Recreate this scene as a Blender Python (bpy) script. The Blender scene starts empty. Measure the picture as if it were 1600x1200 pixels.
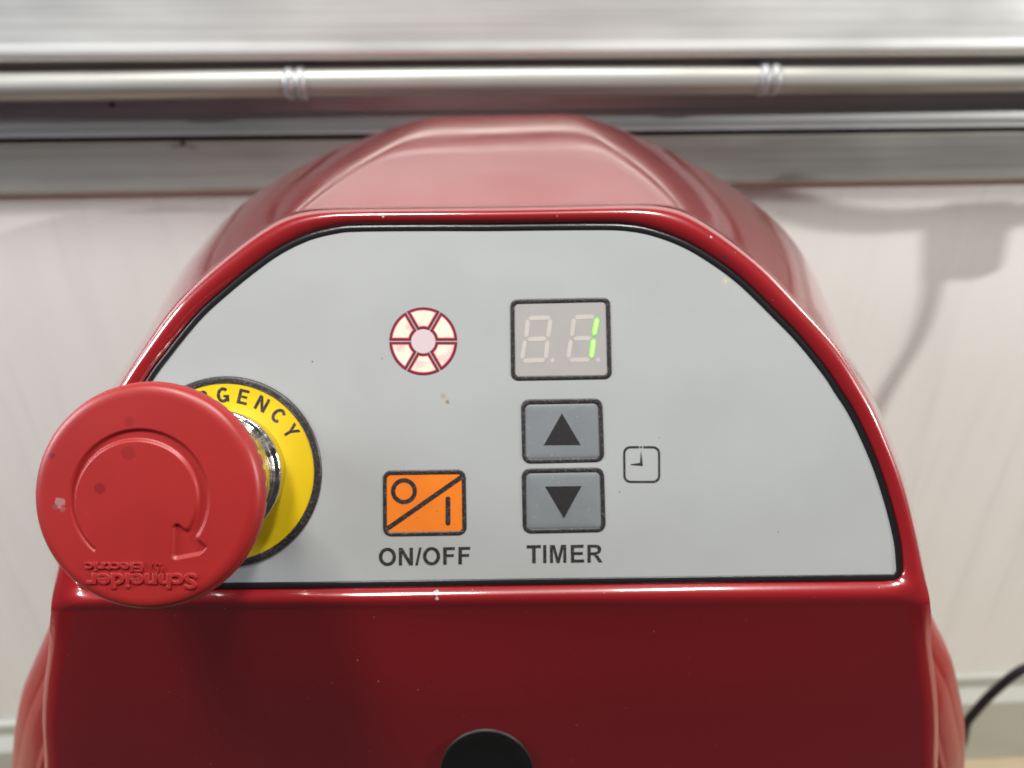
import bpy, bmesh, math, random
from mathutils import Vector, Matrix
from mathutils.geometry import tessellate_polygon
random.seed(7)
sc = bpy.context.scene
R = math.radians

# ------------------------------------------------------------------ camera
F = 1155.0                    # focal length in photo pixels (1600 wide), about 26 mm equivalent
PITCH = R(30)
H = 0.613                     # camera height above the counter
DP = 0.170                    # camera to control panel
cam_d = bpy.data.cameras.new('camera')
cam = bpy.data.objects.new('camera', cam_d)
sc.collection.objects.link(cam)
sc.camera = cam
cam.location = (0, 0, H)
cam.rotation_euler = (R(90) - PITCH, 0, 0)
cam_d.sensor_width = 36.0
cam_d.lens = 36.0 * F / 1600.0
cam_d.clip_start = 0.01
cam_d.clip_end = 20
cam_d.dof.use_dof = True
cam_d.dof.focus_distance = 0.150
cam_d.dof.aperture_fstop = 13.0

# ------------------------------------------------------------------ light
world = bpy.data.worlds.new('World')
sc.world = world
world.use_nodes = True
bg = world.node_tree.nodes['Background']
bg.inputs[0].default_value = (0.80, 0.86, 1.0, 1)
bg.inputs[1].default_value = 0.06

def area(name, loc, target, size, size_y, energy, col):
    l = bpy.data.lights.new(name, 'AREA')
    l.shape = 'RECTANGLE'; l.size = size; l.size_y = size_y
    l.energy = energy; l.color = col
    o = bpy.data.objects.new(name, l)
    sc.collection.objects.link(o)
    o.location = loc
    d = Vector(target) - Vector(loc)
    o.rotation_euler = d.to_track_quat('-Z', 'Y').to_euler()
    return o
area('ceiling_lamp', (-0.22, -0.06, H + 0.95), (0, 0.18, H - 0.1), 0.22, 0.26, 12.5, (1.0, 0.96, 0.90))
area('ceiling_lamp', (0.25, 0.06, H + 0.95), (0, 0.28, H - 0.1), 0.18, 0.10, 11.0, (1.0, 0.97, 0.94))
area('wall_fill_left', (-1.15, -0.02, H + 0.42), (-0.1, 0.36, H - 0.15), 0.35, 0.5, 15.0, (0.90, 0.94, 1.0))  # added side lamp, brightens the wall from the left
LAMP_R = Vector((1.25, -0.04, H + 0.32))
area('wall_fill_right', LAMP_R, (0.15, 0.34, H - 0.15), 0.016, 0.016, 14.0, (1.0, 0.97, 0.93))  # added small lamp, brightens the wall and keeps the adapter shadow crisp

vs = sc.view_settings
vs.view_transform = 'Standard'
vs.look = 'None'
vs.gamma = 1.0
vs.exposure = -0.22

# ------------------------------------------------------------------ geometry helpers
CAM = Vector((0, 0, H))
RIGHT = Vector((1, 0, 0))
UP = Vector((0, math.sin(PITCH), math.cos(PITCH)))
FWD = Vector((0, math.cos(PITCH), -math.sin(PITCH)))

def ray(px, py):
    return RIGHT * ((px - 800) / F) + UP * ((600 - py) / F) + FWD
def at_depth(px, py, d):
    return CAM + ray(px, py) * d
def at_Y(px, py, Y):
    r = ray(px, py)
    return CAM + r * (Y / r.y)

K = DP / F                                   # metres per photo pixel on the panel
M_PANEL = Matrix.Translation(CAM + FWD * DP) @ Matrix(((1, 0, 0, 0), (0, UP.y, -FWD.y, 0), (0, UP.z, -FWD.z, 0), (0, 0, 0, 1)))
def uv(px, py):
    return ((px - 800) * K, (600 - py) * K)
def zoomer(ox, oy, s):
    return lambda x, y: uv(ox + x / s, oy + y / s)

WM = {}                                      # world matrices by object
def link(name, me, mat=None, parent=None, M=None):
    o = bpy.data.objects.new(name, me)
    sc.collection.objects.link(o)
    M = M or Matrix.Identity(4)
    WM[o] = M
    if parent:
        o.parent = parent
        o.matrix_local = WM[parent].inverted() @ M
    else:
        o.matrix_local = M
    if mat and me: me.materials.append(mat)
    return o
def empty(name, loc, rz=0):
    return link(name, None, None, None, Matrix.Translation(loc) @ Matrix.Rotation(rz, 4, 'Z'))
def mesh(name, bm, mat, parent=None, M=None, smooth=False):
    me = bpy.data.meshes.new(name)
    bmesh.ops.recalc_face_normals(bm, faces=bm.faces)
    if smooth:
        for f in bm.faces: f.smooth = True
    bm.to_mesh(me); bm.free()
    return link(name, me, mat, parent, M)
def tag(o, label=None, cat=None, group=None, kind=None):
    if label: o['label'] = label
    if cat: o['category'] = cat
    if group: o['group'] = group
    if kind: o['kind'] = kind
    return o

def prism(bm, outer, w0, w1, holes=()):
    """flat shape (with holes) in the u,v plane from height w0 to w1"""
    loops = [list(outer)] + [list(h) for h in holes]
    pts = [p for l in loops for p in l]
    tris = tessellate_polygon([[Vector((p[0], p[1], 0)) for p in l] for l in loops])
    top = [bm.verts.new((p[0], p[1], w1)) for p in pts]
    bot = [bm.verts.new((p[0], p[1], w0)) for p in pts]
    for t in tris:
        if len(set(t)) < 3: continue
        try:
            bm.faces.new([top[i] for i in t]); bm.faces.new([bot[i] for i in reversed(t)])
        except ValueError: pass
    k = 0
    for l in loops:
        n = len(l)
        for i in range(n):
            a, b = k + i, k + (i + 1) % n
            try: bm.faces.new((top[a], top[b], bot[b], bot[a]))
            except ValueError: pass
        k += n
def rrect(x0, y0, x1, y1, r, n=6):
    """rounded rectangle, corner centres in order"""
    out = []
    for cx, cy, a0 in ((x1 - r, y0 + r, -90), (x1 - r, y1 - r, 0), (x0 + r, y1 - r, 90), (x0 + r, y0 + r, 180)):
        for i in range(n + 1):
            a = R(a0 + 90 * i / n)
            out.append((cx + r * math.cos(a), cy + r * math.sin(a)))
    return out
def circle(cx, cy, r, n=48, a0=0, a1=360):
    full = abs(a1 - a0) >= 360
    m = n if full else n + 1
    return [(cx + r * math.cos(R(a0 + (a1 - a0) * i / n)), cy + r * math.sin(R(a0 + (a1 - a0) * i / n))) for i in range(m)]
def stroke(a, b, t):
    dx, dy = b[0] - a[0], b[1] - a[1]
    l = math.hypot(dx, dy); nx, ny = -dy / l * t / 2, dx / l * t / 2
    return [(a[0] + nx, a[1] + ny), (a[0] - nx, a[1] - ny), (b[0] - nx, b[1] - ny), (b[0] + nx, b[1] + ny)]
def arcband(cx, cy, rx, ry, t, a0, a1, n=20):
    o = [(cx + (rx + t / 2) * math.cos(R(a0 + (a1 - a0) * i / n)), cy + (ry + t / 2) * math.sin(R(a0 + (a1 - a0) * i / n))) for i in range(n + 1)]
    q = [(cx + (rx - t / 2) * math.cos(R(a0 + (a1 - a0) * i / n)), cy + (ry - t / 2) * math.sin(R(a0 + (a1 - a0) * i / n))) for i in range(n + 1)]
    return o + q[::-1]
def catmull(pts, n=10):
    out = []
    P = [pts[0]] + list(pts) + [pts[-1]]
    for i in range(1, len(P) - 2):
        p0, p1, p2, p3 = P[i - 1], P[i], P[i + 1], P[i + 2]
        for k in range(n):
            t = k / n
            out.append(tuple(0.5 * ((2 * p1[j]) + (-p0[j] + p2[j]) * t + (2 * p0[j] - 5 * p1[j] + 4 * p2[j] - p3[j]) * t * t + (-p0[j] + 3 * p1[j] - 3 * p2[j] + p3[j]) * t ** 3) for j in range(len(p1))))
    out.append(tuple(pts[-1]))
    return out
def resample(pts, n):
    d = [0]
    for a, b in zip(pts, pts[1:]):
        d.append(d[-1] + math.dist(a, b))
    out, j = [], 0
    for i in range(n):
        t = d[-1] * i / (n - 1)
        while j < len(pts) - 2 and d[j + 1] < t: j += 1
        s = (t - d[j]) / max(d[j + 1] - d[j], 1e-12)
        out.append(tuple(pts[j][k] + (pts[j + 1][k] - pts[j][k]) * s for k in range(len(pts[0]))))
    return out
def interp(tab, x):
    if x <= tab[0][0]: return tab[0][1]
    for (a, va), (b, vb) in zip(tab, tab[1:]):
        if x <= b: return va + (vb - va) * (x - a) / (b - a)
    return tab[-1][1]
def smoothstep(a, b, x):
    t = min(1, max(0, (x - a) / (b - a)))
    return t * t * (3 - 2 * t)
def grid(bm, rows, closed=False):
    vr = [[bm.verts.new(p) for p in r] for r in rows]
    for a, b in zip(vr, vr[1:]):
        n = len(a)
        for i in range(n if closed else n - 1):
            j = (i + 1) % n
            bm.faces.new((a[i], a[j], b[j], b[i]))
    return vr
def lathe(bm, prof, n=96, rad=None):
    """prof: (r, w) ; turned about the local z axis"""
    rows = []
    for k, (r, w) in enumerate(prof):
        rows.append([((rad(r, w, 2 * math.pi * i / n) if rad else r) * math.cos(2 * math.pi * i / n),
                      (rad(r, w, 2 * math.pi * i / n) if rad else r) * math.sin(2 * math.pi * i / n), w) for i in range(n)])
    return grid(bm, rows, True)
def tube(bm, pts, r, n=14, closed_ends=True):
    pts = [Vector(p) for p in pts]
    rows = []
    side = None
    for i, p in enumerate(pts):
        t = (pts[min(i + 1, len(pts) - 1)] - pts[max(i - 1, 0)]).normalized()
        if side is None:
            side = t.orthogonal().normalized()
        side = (side - t * side.dot(t)).normalized()
        up = t.cross(side)
        rows.append([p + side * (r * math.cos(2 * math.pi * k / n)) + up * (r * math.sin(2 * math.pi * k / n)) for k in range(n)])
    v = grid(bm, rows, True)
    if closed_ends:
        bm.faces.new(v[0]); bm.faces.new(v[-1])
def box(bm, x0, x1, y0, y1, z0, z1):
    v = [bm.verts.new((x, y, z)) for x in (x0, x1) for y in (y0, y1) for z in (z0, z1)]
    for f in ((0, 1, 3, 2), (4, 6, 7, 5), (0, 4, 5, 1), (2, 3, 7, 6), (0, 2, 6, 4), (1, 5, 7, 3)):
        bm.faces.new([v[i] for i in f])

# ------------------------------------------------------------------ materials
class Mat:
    def __init__(s, name, base, rough=0.5, metal=0.0, **kw):
        s.m = bpy.data.materials.new(name); s.m.use_nodes = True
        s.nt = s.m.node_tree; s.b = s.nt.nodes['Principled BSDF']
        s.set('Base Color', (*base, 1)); s.set('Roughness', rough); s.set('Metallic', metal)
        for k, v in kw.items(): s.set(k.replace('_', ' '), v)
        s.col = None; s.base = base
        s.co = s.nt.nodes.new('ShaderNodeTexCoord').outputs['Object']
    def set(s, k, v): s.b.inputs[k].default_value = v
    def n(s, t, **kw):
        nd = s.nt.nodes.new(t)
        for k, v in kw.items(): setattr(nd, k, v)
        return nd
    def l(s, a, b): s.nt.links.new(a, b)
    def mapped(s, scale=(1, 1, 1), loc=(0, 0, 0)):
        mp = s.n('ShaderNodeMapping'); mp.inputs['Scale'].default_value = scale; mp.inputs['Location'].default_value = loc
        s.l(s.co, mp.inputs[0]); return mp.outputs[0]
    def noise(s, scale, detail=3, sc=(1, 1, 1), rough=0.5, loc=(0, 0, 0)):
        nz = s.n('ShaderNodeTexNoise'); nz.inputs['Scale'].default_value = scale; nz.inputs['Detail'].default_value = detail
        nz.inputs['Roughness'].default_value = rough
        s.l(s.mapped(sc, loc), nz.inputs['Vector']); return nz.outputs['Fac']
    def ramp(s, fac, a, b, va=0.0, vb=1.0):
        mr = s.n('ShaderNodeMapRange', interpolation_type='SMOOTHSTEP')
        mr.inputs[1].default_value = a; mr.inputs[2].default_value = b; mr.inputs[3].default_value = va; mr.inputs[4].default_value = vb
        s.l(fac, mr.inputs[0]); return mr.outputs[0]
    def mix(s, fac, col):
        mx = s.n('ShaderNodeMix', data_type='RGBA')
        if s.col is None: mx.inputs[6].default_value = (*s.base, 1)
        else: s.l(s.col, mx.inputs[6])
        mx.inputs[7].default_value = (*col, 1)
        s.l(fac, mx.inputs[0]); s.col = mx.outputs[2]
        s.l(s.col, s.b.inputs['Base Color'])
    def math(s, op, a, b):
        m = s.n('ShaderNodeMath', operation=op)
        for i, v in enumerate((a, b)):
            if isinstance(v, (int, float)): m.inputs[i].default_value = v
            else: s.l(v, m.inputs[i])
        return m.outputs[0]
    def bump(s, h, strength, dist):
        bp = s.n('ShaderNodeBump'); bp.inputs['Strength'].default_value = strength; bp.inputs['Distance'].default_value = dist
        s.l(h, bp.inputs['Height']); s.l(bp.outputs[0], s.b.inputs['Normal']); return bp
    def spot(s, x, y, r, soft, wob=0.3, z=None):
        """mask of a small round stain at local x,y"""
        nz = s.n('ShaderNodeTexNoise'); nz.inputs['Scale'].default_value = 1.1 / r; nz.inputs['Detail'].default_value = 4
        s.l(s.co, nz.inputs['Vector'])
        d = s.n('ShaderNodeVectorMath', operation='DISTANCE')
        fl = s.n('ShaderNodeVectorMath', operation='MULTIPLY'); fl.inputs[1].default_value = (1, 1, 0 if z is None else 1)
        s.l(s.co, fl.inputs[0]); s.l(fl.outputs[0], d.inputs[0]); d.inputs[1].default_value = (x, y, z or 0)
        dd = s.math('ADD', d.outputs['Value'], s.math('MULTIPLY', s.math('SUBTRACT', nz.outputs['Fac'], 0.5), r * wob * 2))
        return s.ramp(dd, r, r * (1 + soft), 1.0, 0.0)

red = Mat('red_enamel', (0.25, 0.008, 0.011), 0.30, Coat_Weight=1.0, Coat_Roughness=0.04, Coat_IOR=1.7)
fine = red.noise(900, 2)
red.bump(fine, 0.05, 0.0002)
red.mix(red.ramp(red.noise(1500, 1, loc=(3, 1, 2)), 0.80, 0.83), (0.62, 0.45, 0.42))
red.mix(red.ramp(red.noise(420, 2, loc=(7, 4, 9)), 0.77, 0.80, 0, 0.8), (0.05, 0.02, 0.02))
for px, py, w, r, c in ((683, 924, 0.001, 5, (0.40, 0.38, 0.37)), (684, 932, 0.0015, 3, (0.45, 0.42, 0.42)), (556, 917, 0.0006, 4, (0.5, 0.42, 0.42)), (995, 334, 0.001, 3.2, (0.02, 0.015, 0.015)),
                        (1131, 402, 0.0008, 4, (0.06, 0.03, 0.03)), (1400, 805, 0.001, 2.6, (0.7, 0.6, 0.58)), (1348, 669, 0.0006, 3, (0.6, 0.52, 0.5)), (104, 915, 0.001, 3.5, (0.08, 0.02, 0.02)), (600, 340, 0.001, 2.2, (0.6, 0.5, 0.48)), (1109, 372, 0.0008, 2.5, (0.62, 0.5, 0.5)), (1205, 470, 0.001, 2.0, (0.6, 0.5, 0.48))):
    pp = M_PANEL @ Vector((*uv(px, py), w))
    red.mix(red.spot(pp.x, pp.y - 0.16, r * K * 0.72, 0.4, 0.9, pp.z), c)
red.l(red.ramp(red.noise(30, 4), 0.35, 0.75, 0.04, 0.12), red.b.inputs['Coat Roughness'])
red = red.m
dull = Mat('red_satin_paint', (0.27, 0.008, 0.012), 0.38, Coat_Weight=0.25, Coat_Roughness=0.12)
dull.mix(dull.ramp(dull.noise(25, 4), 0.4, 0.75, 0, 0.5), (0.22, 0.007, 0.011))
dull.bump(dull.noise(700, 2), 0.06, 0.0002)
dull = dull.m

paper = Mat('grey_membrane', (0.360, 0.376, 0.378), 0.42)
paper.mix(paper.ramp(paper.noise(35, 4), 0.4, 0.75, 0, 0.30), (0.315, 0.327, 0.325))
paper.mix(paper.ramp(paper.noise(1100, 1, loc=(2, 5, 0)), 0.80, 0.83, 0, 0.7), (0.24, 0.23, 0.21))
for px, py, r, c in ((693, 619, 4.0, (0.36, 0.30, 0.20)), (699, 628, 3.0, (0.25, 0.19, 0.12)), (1134, 439, 5.5, (0.45, 0.40, 0.30)), (1134, 439, 2.2, (0.58, 0.54, 0.44)),
                     (488, 565, 2.3, (0.12, 0.11, 0.10)), (597, 560, 2.0, (0.22, 0.21, 0.2)), (1216, 831, 2.2, (0.10, 0.10, 0.09)), (968, 769, 2.0, (0.14, 0.13, 0.12)), (1030, 684, 1.8, (0.2, 0.2, 0.2))):
    u_, v_ = uv(px, py)
    paper.mix(paper.spot(u_, v_, r * K * (0.75 if r > 2.5 else 0.45), 0.8, 1.3), c)
paper.l(paper.ramp(paper.noise(22, 5, (1, 2.2, 1), loc=(1, 2, 0)), 0.35, 0.7, 0.30, 0.55), paper.b.inputs['Roughness'])
paper.mix(paper.ramp(paper.noise(12, 5, loc=(4, 9, 1), rough=0.6), 0.45, 0.72, 0, 0.35), (0.30, 0.305, 0.295))
paper.bump(paper.noise(2600, 2), 0.10, 0.00008)
paper = paper.m

blk = Mat('black_print', (0.022, 0.020, 0.022), 0.38)
blk.mix(blk.ramp(blk.noise(2600, 2), 0.52, 0.70, 0, 0.85), (0.12, 0.105, 0.10))
blk.bump(blk.noise(1900, 2), 0.25, 0.0001)
blk = blk.m
ink = Mat('black_ink', (0.022, 0.020, 0.021), 0.42)
ink.mix(ink.ramp(ink.noise(2000, 2), 0.55, 0.8, 0, 0.6), (0.06, 0.055, 0.055))
ink = ink.m
gasket = Mat('black_gasket', (0.012, 0.012, 0.014), 0.28)
gasket.bump(gasket.noise(500, 3), 0.2, 0.0003)
gasket = gasket.m
orange = Mat('orange_membrane', (0.74, 0.19, 0.018), 0.40)
orange.mix(orange.ramp(orange.noise(120, 3), 0.40, 0.75, 0, 0.5), (0.66, 0.15, 0.013))
orange.mix(orange.ramp(orange.noise(900, 1, loc=(3, 1, 0)), 0.76, 0.79, 0, 0.8), (0.30, 0.10, 0.03))
orange.bump(orange.noise(2600, 2), 0.1, 0.00008)
orange = orange.m
keygrey = Mat('grey_key_film', (0.185, 0.20, 0.21), 0.36)
keygrey.mix(keygrey.ramp(keygrey.noise(1800, 2), 0.66, 0.76, 0, 0.5), (0.42, 0.43, 0.43))
keygrey.mix(keygrey.ramp(keygrey.noise(90, 3), 0.45, 0.75, 0, 0.5), (0.15, 0.165, 0.175))
keygrey.bump(keygrey.noise(2200, 2), 0.2, 0.0001)
keygrey = keygrey.m
window_m = Mat('display_window', (0.355, 0.34, 0.328), 0.30)
window_m.mix(window_m.ramp(window_m.noise(160, 3), 0.35, 0.75, 0, 0.7), (0.325, 0.317, 0.31))
window_m.bump(window_m.noise(2600, 2), 0.1, 0.00008)
window_m = window_m.m
seg_off = Mat('unlit_segment', (0.47, 0.435, 0.40), 0.5)
seg_off.mix(seg_off.ramp(seg_off.noise(400, 2), 0.4, 0.7, 0, 0.5), (0.43, 0.40, 0.375)); seg_off = seg_off.m
def glow(name, base, em, strength, em2=None):
    g = Mat(name, base, 0.5)
    if em2:
        mx = g.n('ShaderNodeMix', data_type='RGBA')
        mx.inputs[6].default_value = (*em, 1); mx.inputs[7].default_value = (*em2, 1)
        g.l(g.ramp(g.noise(260, 2), 0.28, 0.58), mx.inputs[0]); g.l(mx.outputs[2], g.b.inputs['Emission Color'])
    else: g.set('Emission Color', (*em, 1))
    g.set('Emission Strength', strength)
    return g.m
seg_edge = glow('lit_green_edge', (0.1, 0.5, 0.02), (0.10, 0.95, 0.015), 0.62)
seg_core = glow('lit_green_core', (0.3, 0.5, 0.15), (0.50, 1.0, 0.33), 0.85)
lamp_face = glow('lit_lamp_face', (0.06, 0.04, 0.04), (1.0, 0.52, 0.50), 1.30, (1.0, 0.88, 0.66))
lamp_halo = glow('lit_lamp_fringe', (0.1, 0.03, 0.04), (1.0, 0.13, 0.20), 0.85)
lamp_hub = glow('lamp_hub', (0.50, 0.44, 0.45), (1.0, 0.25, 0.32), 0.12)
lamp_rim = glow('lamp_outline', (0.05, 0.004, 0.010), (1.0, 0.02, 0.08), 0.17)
yellow = Mat('yellow_legend', (0.64, 0.45, 0.006), 0.38)
yellow.mix(yellow.ramp(yellow.noise(60, 4), 0.42, 0.8, 0, 0.6), (0.52, 0.35, 0.006))
yellow.mix(yellow.ramp(yellow.noise(900, 1), 0.77, 0.80), (0.25, 0.18, 0.02))
yellow = yellow.m
chrome = Mat('chrome_collar', (0.62, 0.61, 0.58), 0.12, 1.0)
chrome.l(chrome.ramp(chrome.noise(300, 3), 0.3, 0.8, 0.10, 0.34), chrome.b.inputs['Roughness'])
chrome.bump(chrome.noise(420, 3), 0.30, 0.0006)
chrome = chrome.m
plastic = Mat('red_button_plastic', (0.31, 0.016, 0.015), 0.40, Specular_IOR_Level=0.55)
plastic.mix(plastic.ramp(plastic.noise(60, 3), 0.40, 0.75, 0, 0.5), (0.26, 0.013, 0.012))
def capxy(px, py): return ((px - 235) / 8620.0, (774 - py) / 8620.0)
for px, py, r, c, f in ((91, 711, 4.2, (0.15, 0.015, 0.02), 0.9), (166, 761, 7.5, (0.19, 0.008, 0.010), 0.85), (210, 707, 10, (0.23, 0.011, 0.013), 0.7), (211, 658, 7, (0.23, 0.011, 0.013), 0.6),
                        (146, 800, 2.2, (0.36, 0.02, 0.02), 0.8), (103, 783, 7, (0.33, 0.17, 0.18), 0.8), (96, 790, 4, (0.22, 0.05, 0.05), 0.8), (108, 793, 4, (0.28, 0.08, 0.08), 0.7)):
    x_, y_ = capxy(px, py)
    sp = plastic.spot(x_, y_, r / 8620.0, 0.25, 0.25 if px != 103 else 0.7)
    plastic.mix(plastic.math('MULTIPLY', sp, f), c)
plastic.bump(plastic.noise(2400, 2), 0.10, 0.00010)
plastic = plastic.m
hole_m = Mat('black_plug', (0.006, 0.006, 0.006), 0.55)
hole_m.bump(hole_m.noise(900, 2), 0.1, 0.0002); hole_m = hole_m.m
rubber = Mat('black_rubber', (0.014, 0.014, 0.015), 0.45)
rubber.bump(rubber.noise(400, 2), 0.2, 0.0004); rubber = rubber.m

wallm = Mat('white_wall_panel', (0.84, 0.845, 0.81), 0.36)
wallm.mix(wallm.ramp(wallm.noise(6, 4, (9, 1, 1)), 0.45, 0.75, 0, 0.5), (0.77, 0.755, 0.73))
wallm.mix(wallm.ramp(wallm.noise(55, 3, (1, 1, 0.5)), 0.74, 0.80, 0, 0.5), (0.52, 0.50, 0.46))
wallm.mix(wallm.ramp(wallm.noise(90, 2, (1, 1, 0.05), loc=(5, 0, 0)), 0.56, 0.70, 0, 0.16), (0.55, 0.54, 0.55))
wallm.bump(wallm.noise(14, 2, (4, 1, 0.6)), 0.08, 0.004)
wallm = wallm.m
def metal(name, base, rough, streak=0.5, dark=0.55, met=0.55):
    a = Mat(name, base, rough, met)
    a.mix(a.ramp(a.noise(420, 3, (0.012, 1, 1)), 0.38, 0.70, 0, streak), tuple(c * dark for c in base))
    a.mix(a.ramp(a.noise(16, 4, (0.6, 1, 1.5)), 0.48, 0.72, 0, 0.55), tuple(c * 0.66 for c in base))
    a.l(a.ramp(a.noise(30, 3, (0.3, 1, 1)), 0.3, 0.8, rough - 0.10, rough + 0.12), a.b.inputs['Roughness'])
    a.bump(a.noise(380, 2, (0.02, 1, 1)), 0.05, 0.0004)
    return a.m
alu = metal('brushed_aluminium', (0.76, 0.78, 0.76), 0.42, 0.25)
alu2 = metal('aged_aluminium', (0.56, 0.57, 0.53), 0.40, 0.5)
galv = metal('galvanised_steel', (0.46, 0.46, 0.43), 0.52, 0.55)
alu3 = metal('dull_channel_aluminium', (0.60, 0.62, 0.62), 0.48, 0.5, 0.6, 0.6)
strapm = metal('bright_steel_strap', (0.40, 0.41, 0.42), 0.48, 0.3)
slotm = Mat('dark_slot', (0.03, 0.03, 0.03), 0.6)
slotm.mix(slotm.ramp(slotm.noise(80, 2, (0.1, 1, 1)), 0.4, 0.7), (0.06, 0.055, 0.05)); slotm = slotm.m
tan = Mat('tan_counter', (0.46, 0.39, 0.27), 0.42)
tan.mix(tan.ramp(tan.noise(18, 5, (1, 3, 1)), 0.4, 0.75, 0, 0.7), (0.42, 0.33, 0.21)); tan = tan.m
trimm = Mat('pale_green_grey_trim', (0.47, 0.49, 0.44), 0.38)
trimm.mix(trimm.ramp(trimm.noise(20, 4, (0.3, 1, 1)), 0.4, 0.75, 0, 0.8), (0.36, 0.38, 0.34)); trimm = trimm.m

# ------------------------------------------------------------------ setting: counter, wall, rails
YW = 0.390
DELTA = R(3.2)                       # the wall is turned a little away to the right
M_WALL = Matrix.Translation((0, YW, 0)) @ Matrix.Rotation(DELTA, 4, 'Z')
def zwall(py, dy=0.0):
    """height on the wall plane (or dy in front of it) for a photo row in the middle of the picture"""
    return at_Y(800, py, YW - dy).z
bm = bmesh.new(); box(bm, -1.2, 1.2, 0.055, 0.62, -0.03, 0.0)
tag(mesh('counter', bm, tan), kind='structure')
bm = bmesh.new(); box(bm, -1.3, 1.3, 0.0, 0.02, -0.02, H + 0.16)
tag(mesh('wall', bm, wallm, None, M_WALL), kind='structure')

def profile_x(bm, prof, x0=-0.95, x1=0.95, n=1):
    """extrude a closed profile of (y, z) along the wall"""
    xs = [x0 + (x1 - x0) * i / n for i in range(n + 1)]
    rows = [[(x, p[0], p[1]) for p in prof] for x in xs]
    v = grid(bm, rows, True)
    bm.faces.new(v[0]); bm.faces.new(v[-1][::-1])
def arcpts(cy, cz, r, a0, a1, n=6):
    return [(cy + r * math.cos(R(a0 + (a1 - a0) * i / n)), cz + r * math.sin(R(a0 + (a1 - a0) * i / n))) for i in range(n + 1)]

rail = link('wall_rail', None, None, None, M_WALL @ Matrix.Translation((0, 0, zwall(300, 0.012))))
tag(rail, 'brushed aluminium wall rail in stepped bands running behind the red machine', 'rail')
bm = bmesh.new()                      # upper flange: broad, leaning back a little, rounded lower edge
zt, zb = zwall(-130, 0.022), zwall(97, 0.026)
zmid = zwall(80, 0.026)
prof = [(-0.0005, zt), (-0.016, zt), (-0.0175, zt - 0.002), (-0.0225, zmid + 0.004)] + arcpts(-0.0195, zmid, 0.004, 165, 255, 5) + [(-0.016, zb), (-0.0005, zb)]
mesh('upper_flange', bm if not profile_x(bm, prof) else bm, alu, rail, M_WALL)
bm = bmesh.new()                      # recessed channel behind the pipe
z0, z1 = zwall(206, 0.008), zb - 0.0006
prof = [(-0.0005, z1), (-0.0040, z1), (-0.0040, z0 + 0.010), (-0.0058, z0 + 0.0035), (-0.0088, z0 + 0.0022), (-0.0092, z0), (-0.0005, z0)]
profile_x(bm, prof); mesh('channel', bm, alu3, rail, M_WALL)
bm = bmesh.new()                      # dark joint
zs = zwall(213, 0.004)
box(bm, -0.95, 0.95, -0.0030, -0.0005, zs, z0 - 0.0002); mesh('joint_gap', bm, slotm, rail, M_WALL)
bm = bmesh.new()                      # lower flange
zl = zwall(298, 0.012)
prof = [(-0.0005, zs - 0.0002), (-0.0045, zs - 0.0002), (-0.0056, zs - 0.0016), (-0.0058, zl + 0.002), (-0.0050, zl), (-0.0005, zl)]
profile_x(bm, prof); mesh('lower_flange', bm, alu2, rail, M_WALL)
for px, py in ((180, 162), (290, 222)):
    p = M_WALL.inverted() @ at_Y(px, py, YW - 0.006 + (px - 800) * 0.00016 * 0.06)
    yf = -0.0078 if py > 200 else -0.0062
    bm = bmesh.new()
    rows = [[(p.x + r * math.cos(i * math.pi / 6), y, p.z + r * math.sin(i * math.pi / 6)) for i in range(12)] for r, y in ((0.0006, yf), (0.0011, yf + 0.0004), (0.0012, yf + 0.006))]
    v = grid(bm, rows, True); bm.faces.new(v[0])
    mesh('screw_head', bm, slotm, rail, M_WALL)

zc = zwall(127, 0.018)
pipe = link('conduit_pipe', None, None, None, M_WALL @ Matrix.Translation((0, -0.018, zc)))
tag(pipe, 'thin galvanised steel pipe held by two straps in front of the wall rail', 'pipe')
bm = bmesh.new()
pts = [(-0.95 + 1.9 * i / 60, 0.0003 * math.sin(i * 0.7), 0.0005 * math.sin(i * 0.45 + 1)) for i in range(61)]
tube(bm, pts, 0.0064, 24)
mesh('tube', bm, galv, pipe, WM[pipe], True)
for px in (463, 1197):
    q = WM[pipe].inverted() @ at_Y(px, 127, YW - 0.018 + 0.056 * (px - 800) / F * 0.38)
    bm = bmesh.new()
    for dx in (-0.0026, 0.0026):
        prof = [(0.00705, -0.0022), (0.0079, -0.0016), (0.0081, 0), (0.0079, 0.0016), (0.00705, 0.0022)]
        rows = [[(q.x + dx + w, r * math.cos(2 * math.pi * i / 28), r * math.sin(2 * math.pi * i / 28)) for i in range(28)] for r, w in [(r - 0.0005, w) for r, w in prof]]
        grid(bm, rows, True)
    box(bm, q.x - 0.003, q.x + 0.003, 0.0065, 0.0137, -0.004, 0.004)
    mesh('pipe_strap', bm, strapm, pipe, WM[pipe], True)

bm = bmesh.new()                      # trim where the wall meets the counter
zt = zwall(1097, 0.006)
prof = [(-0.0004, zt), (-0.0040, zt), (-0.0048, zt - 0.001), (-0.0048, zt - 0.012), (-0.0120, zt - 0.020), (-0.0132, zt - 0.0215), (-0.0132, 0.0006), (-0.0004, 0.0006)]
profile_x(bm, prof)
tag(mesh('wall_trim', bm, trimm, None, M_WALL), 'pale grey green trim strip along the foot of the white wall', 'trim')

# ------------------------------------------------------------------ the machine
Y0 = 0.16
machine = empty('countertop_machine', (0.0, Y0, 0.0))
tag(machine, 'glossy red countertop machine with grey control panel and red emergency stop', 'machine')

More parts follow.
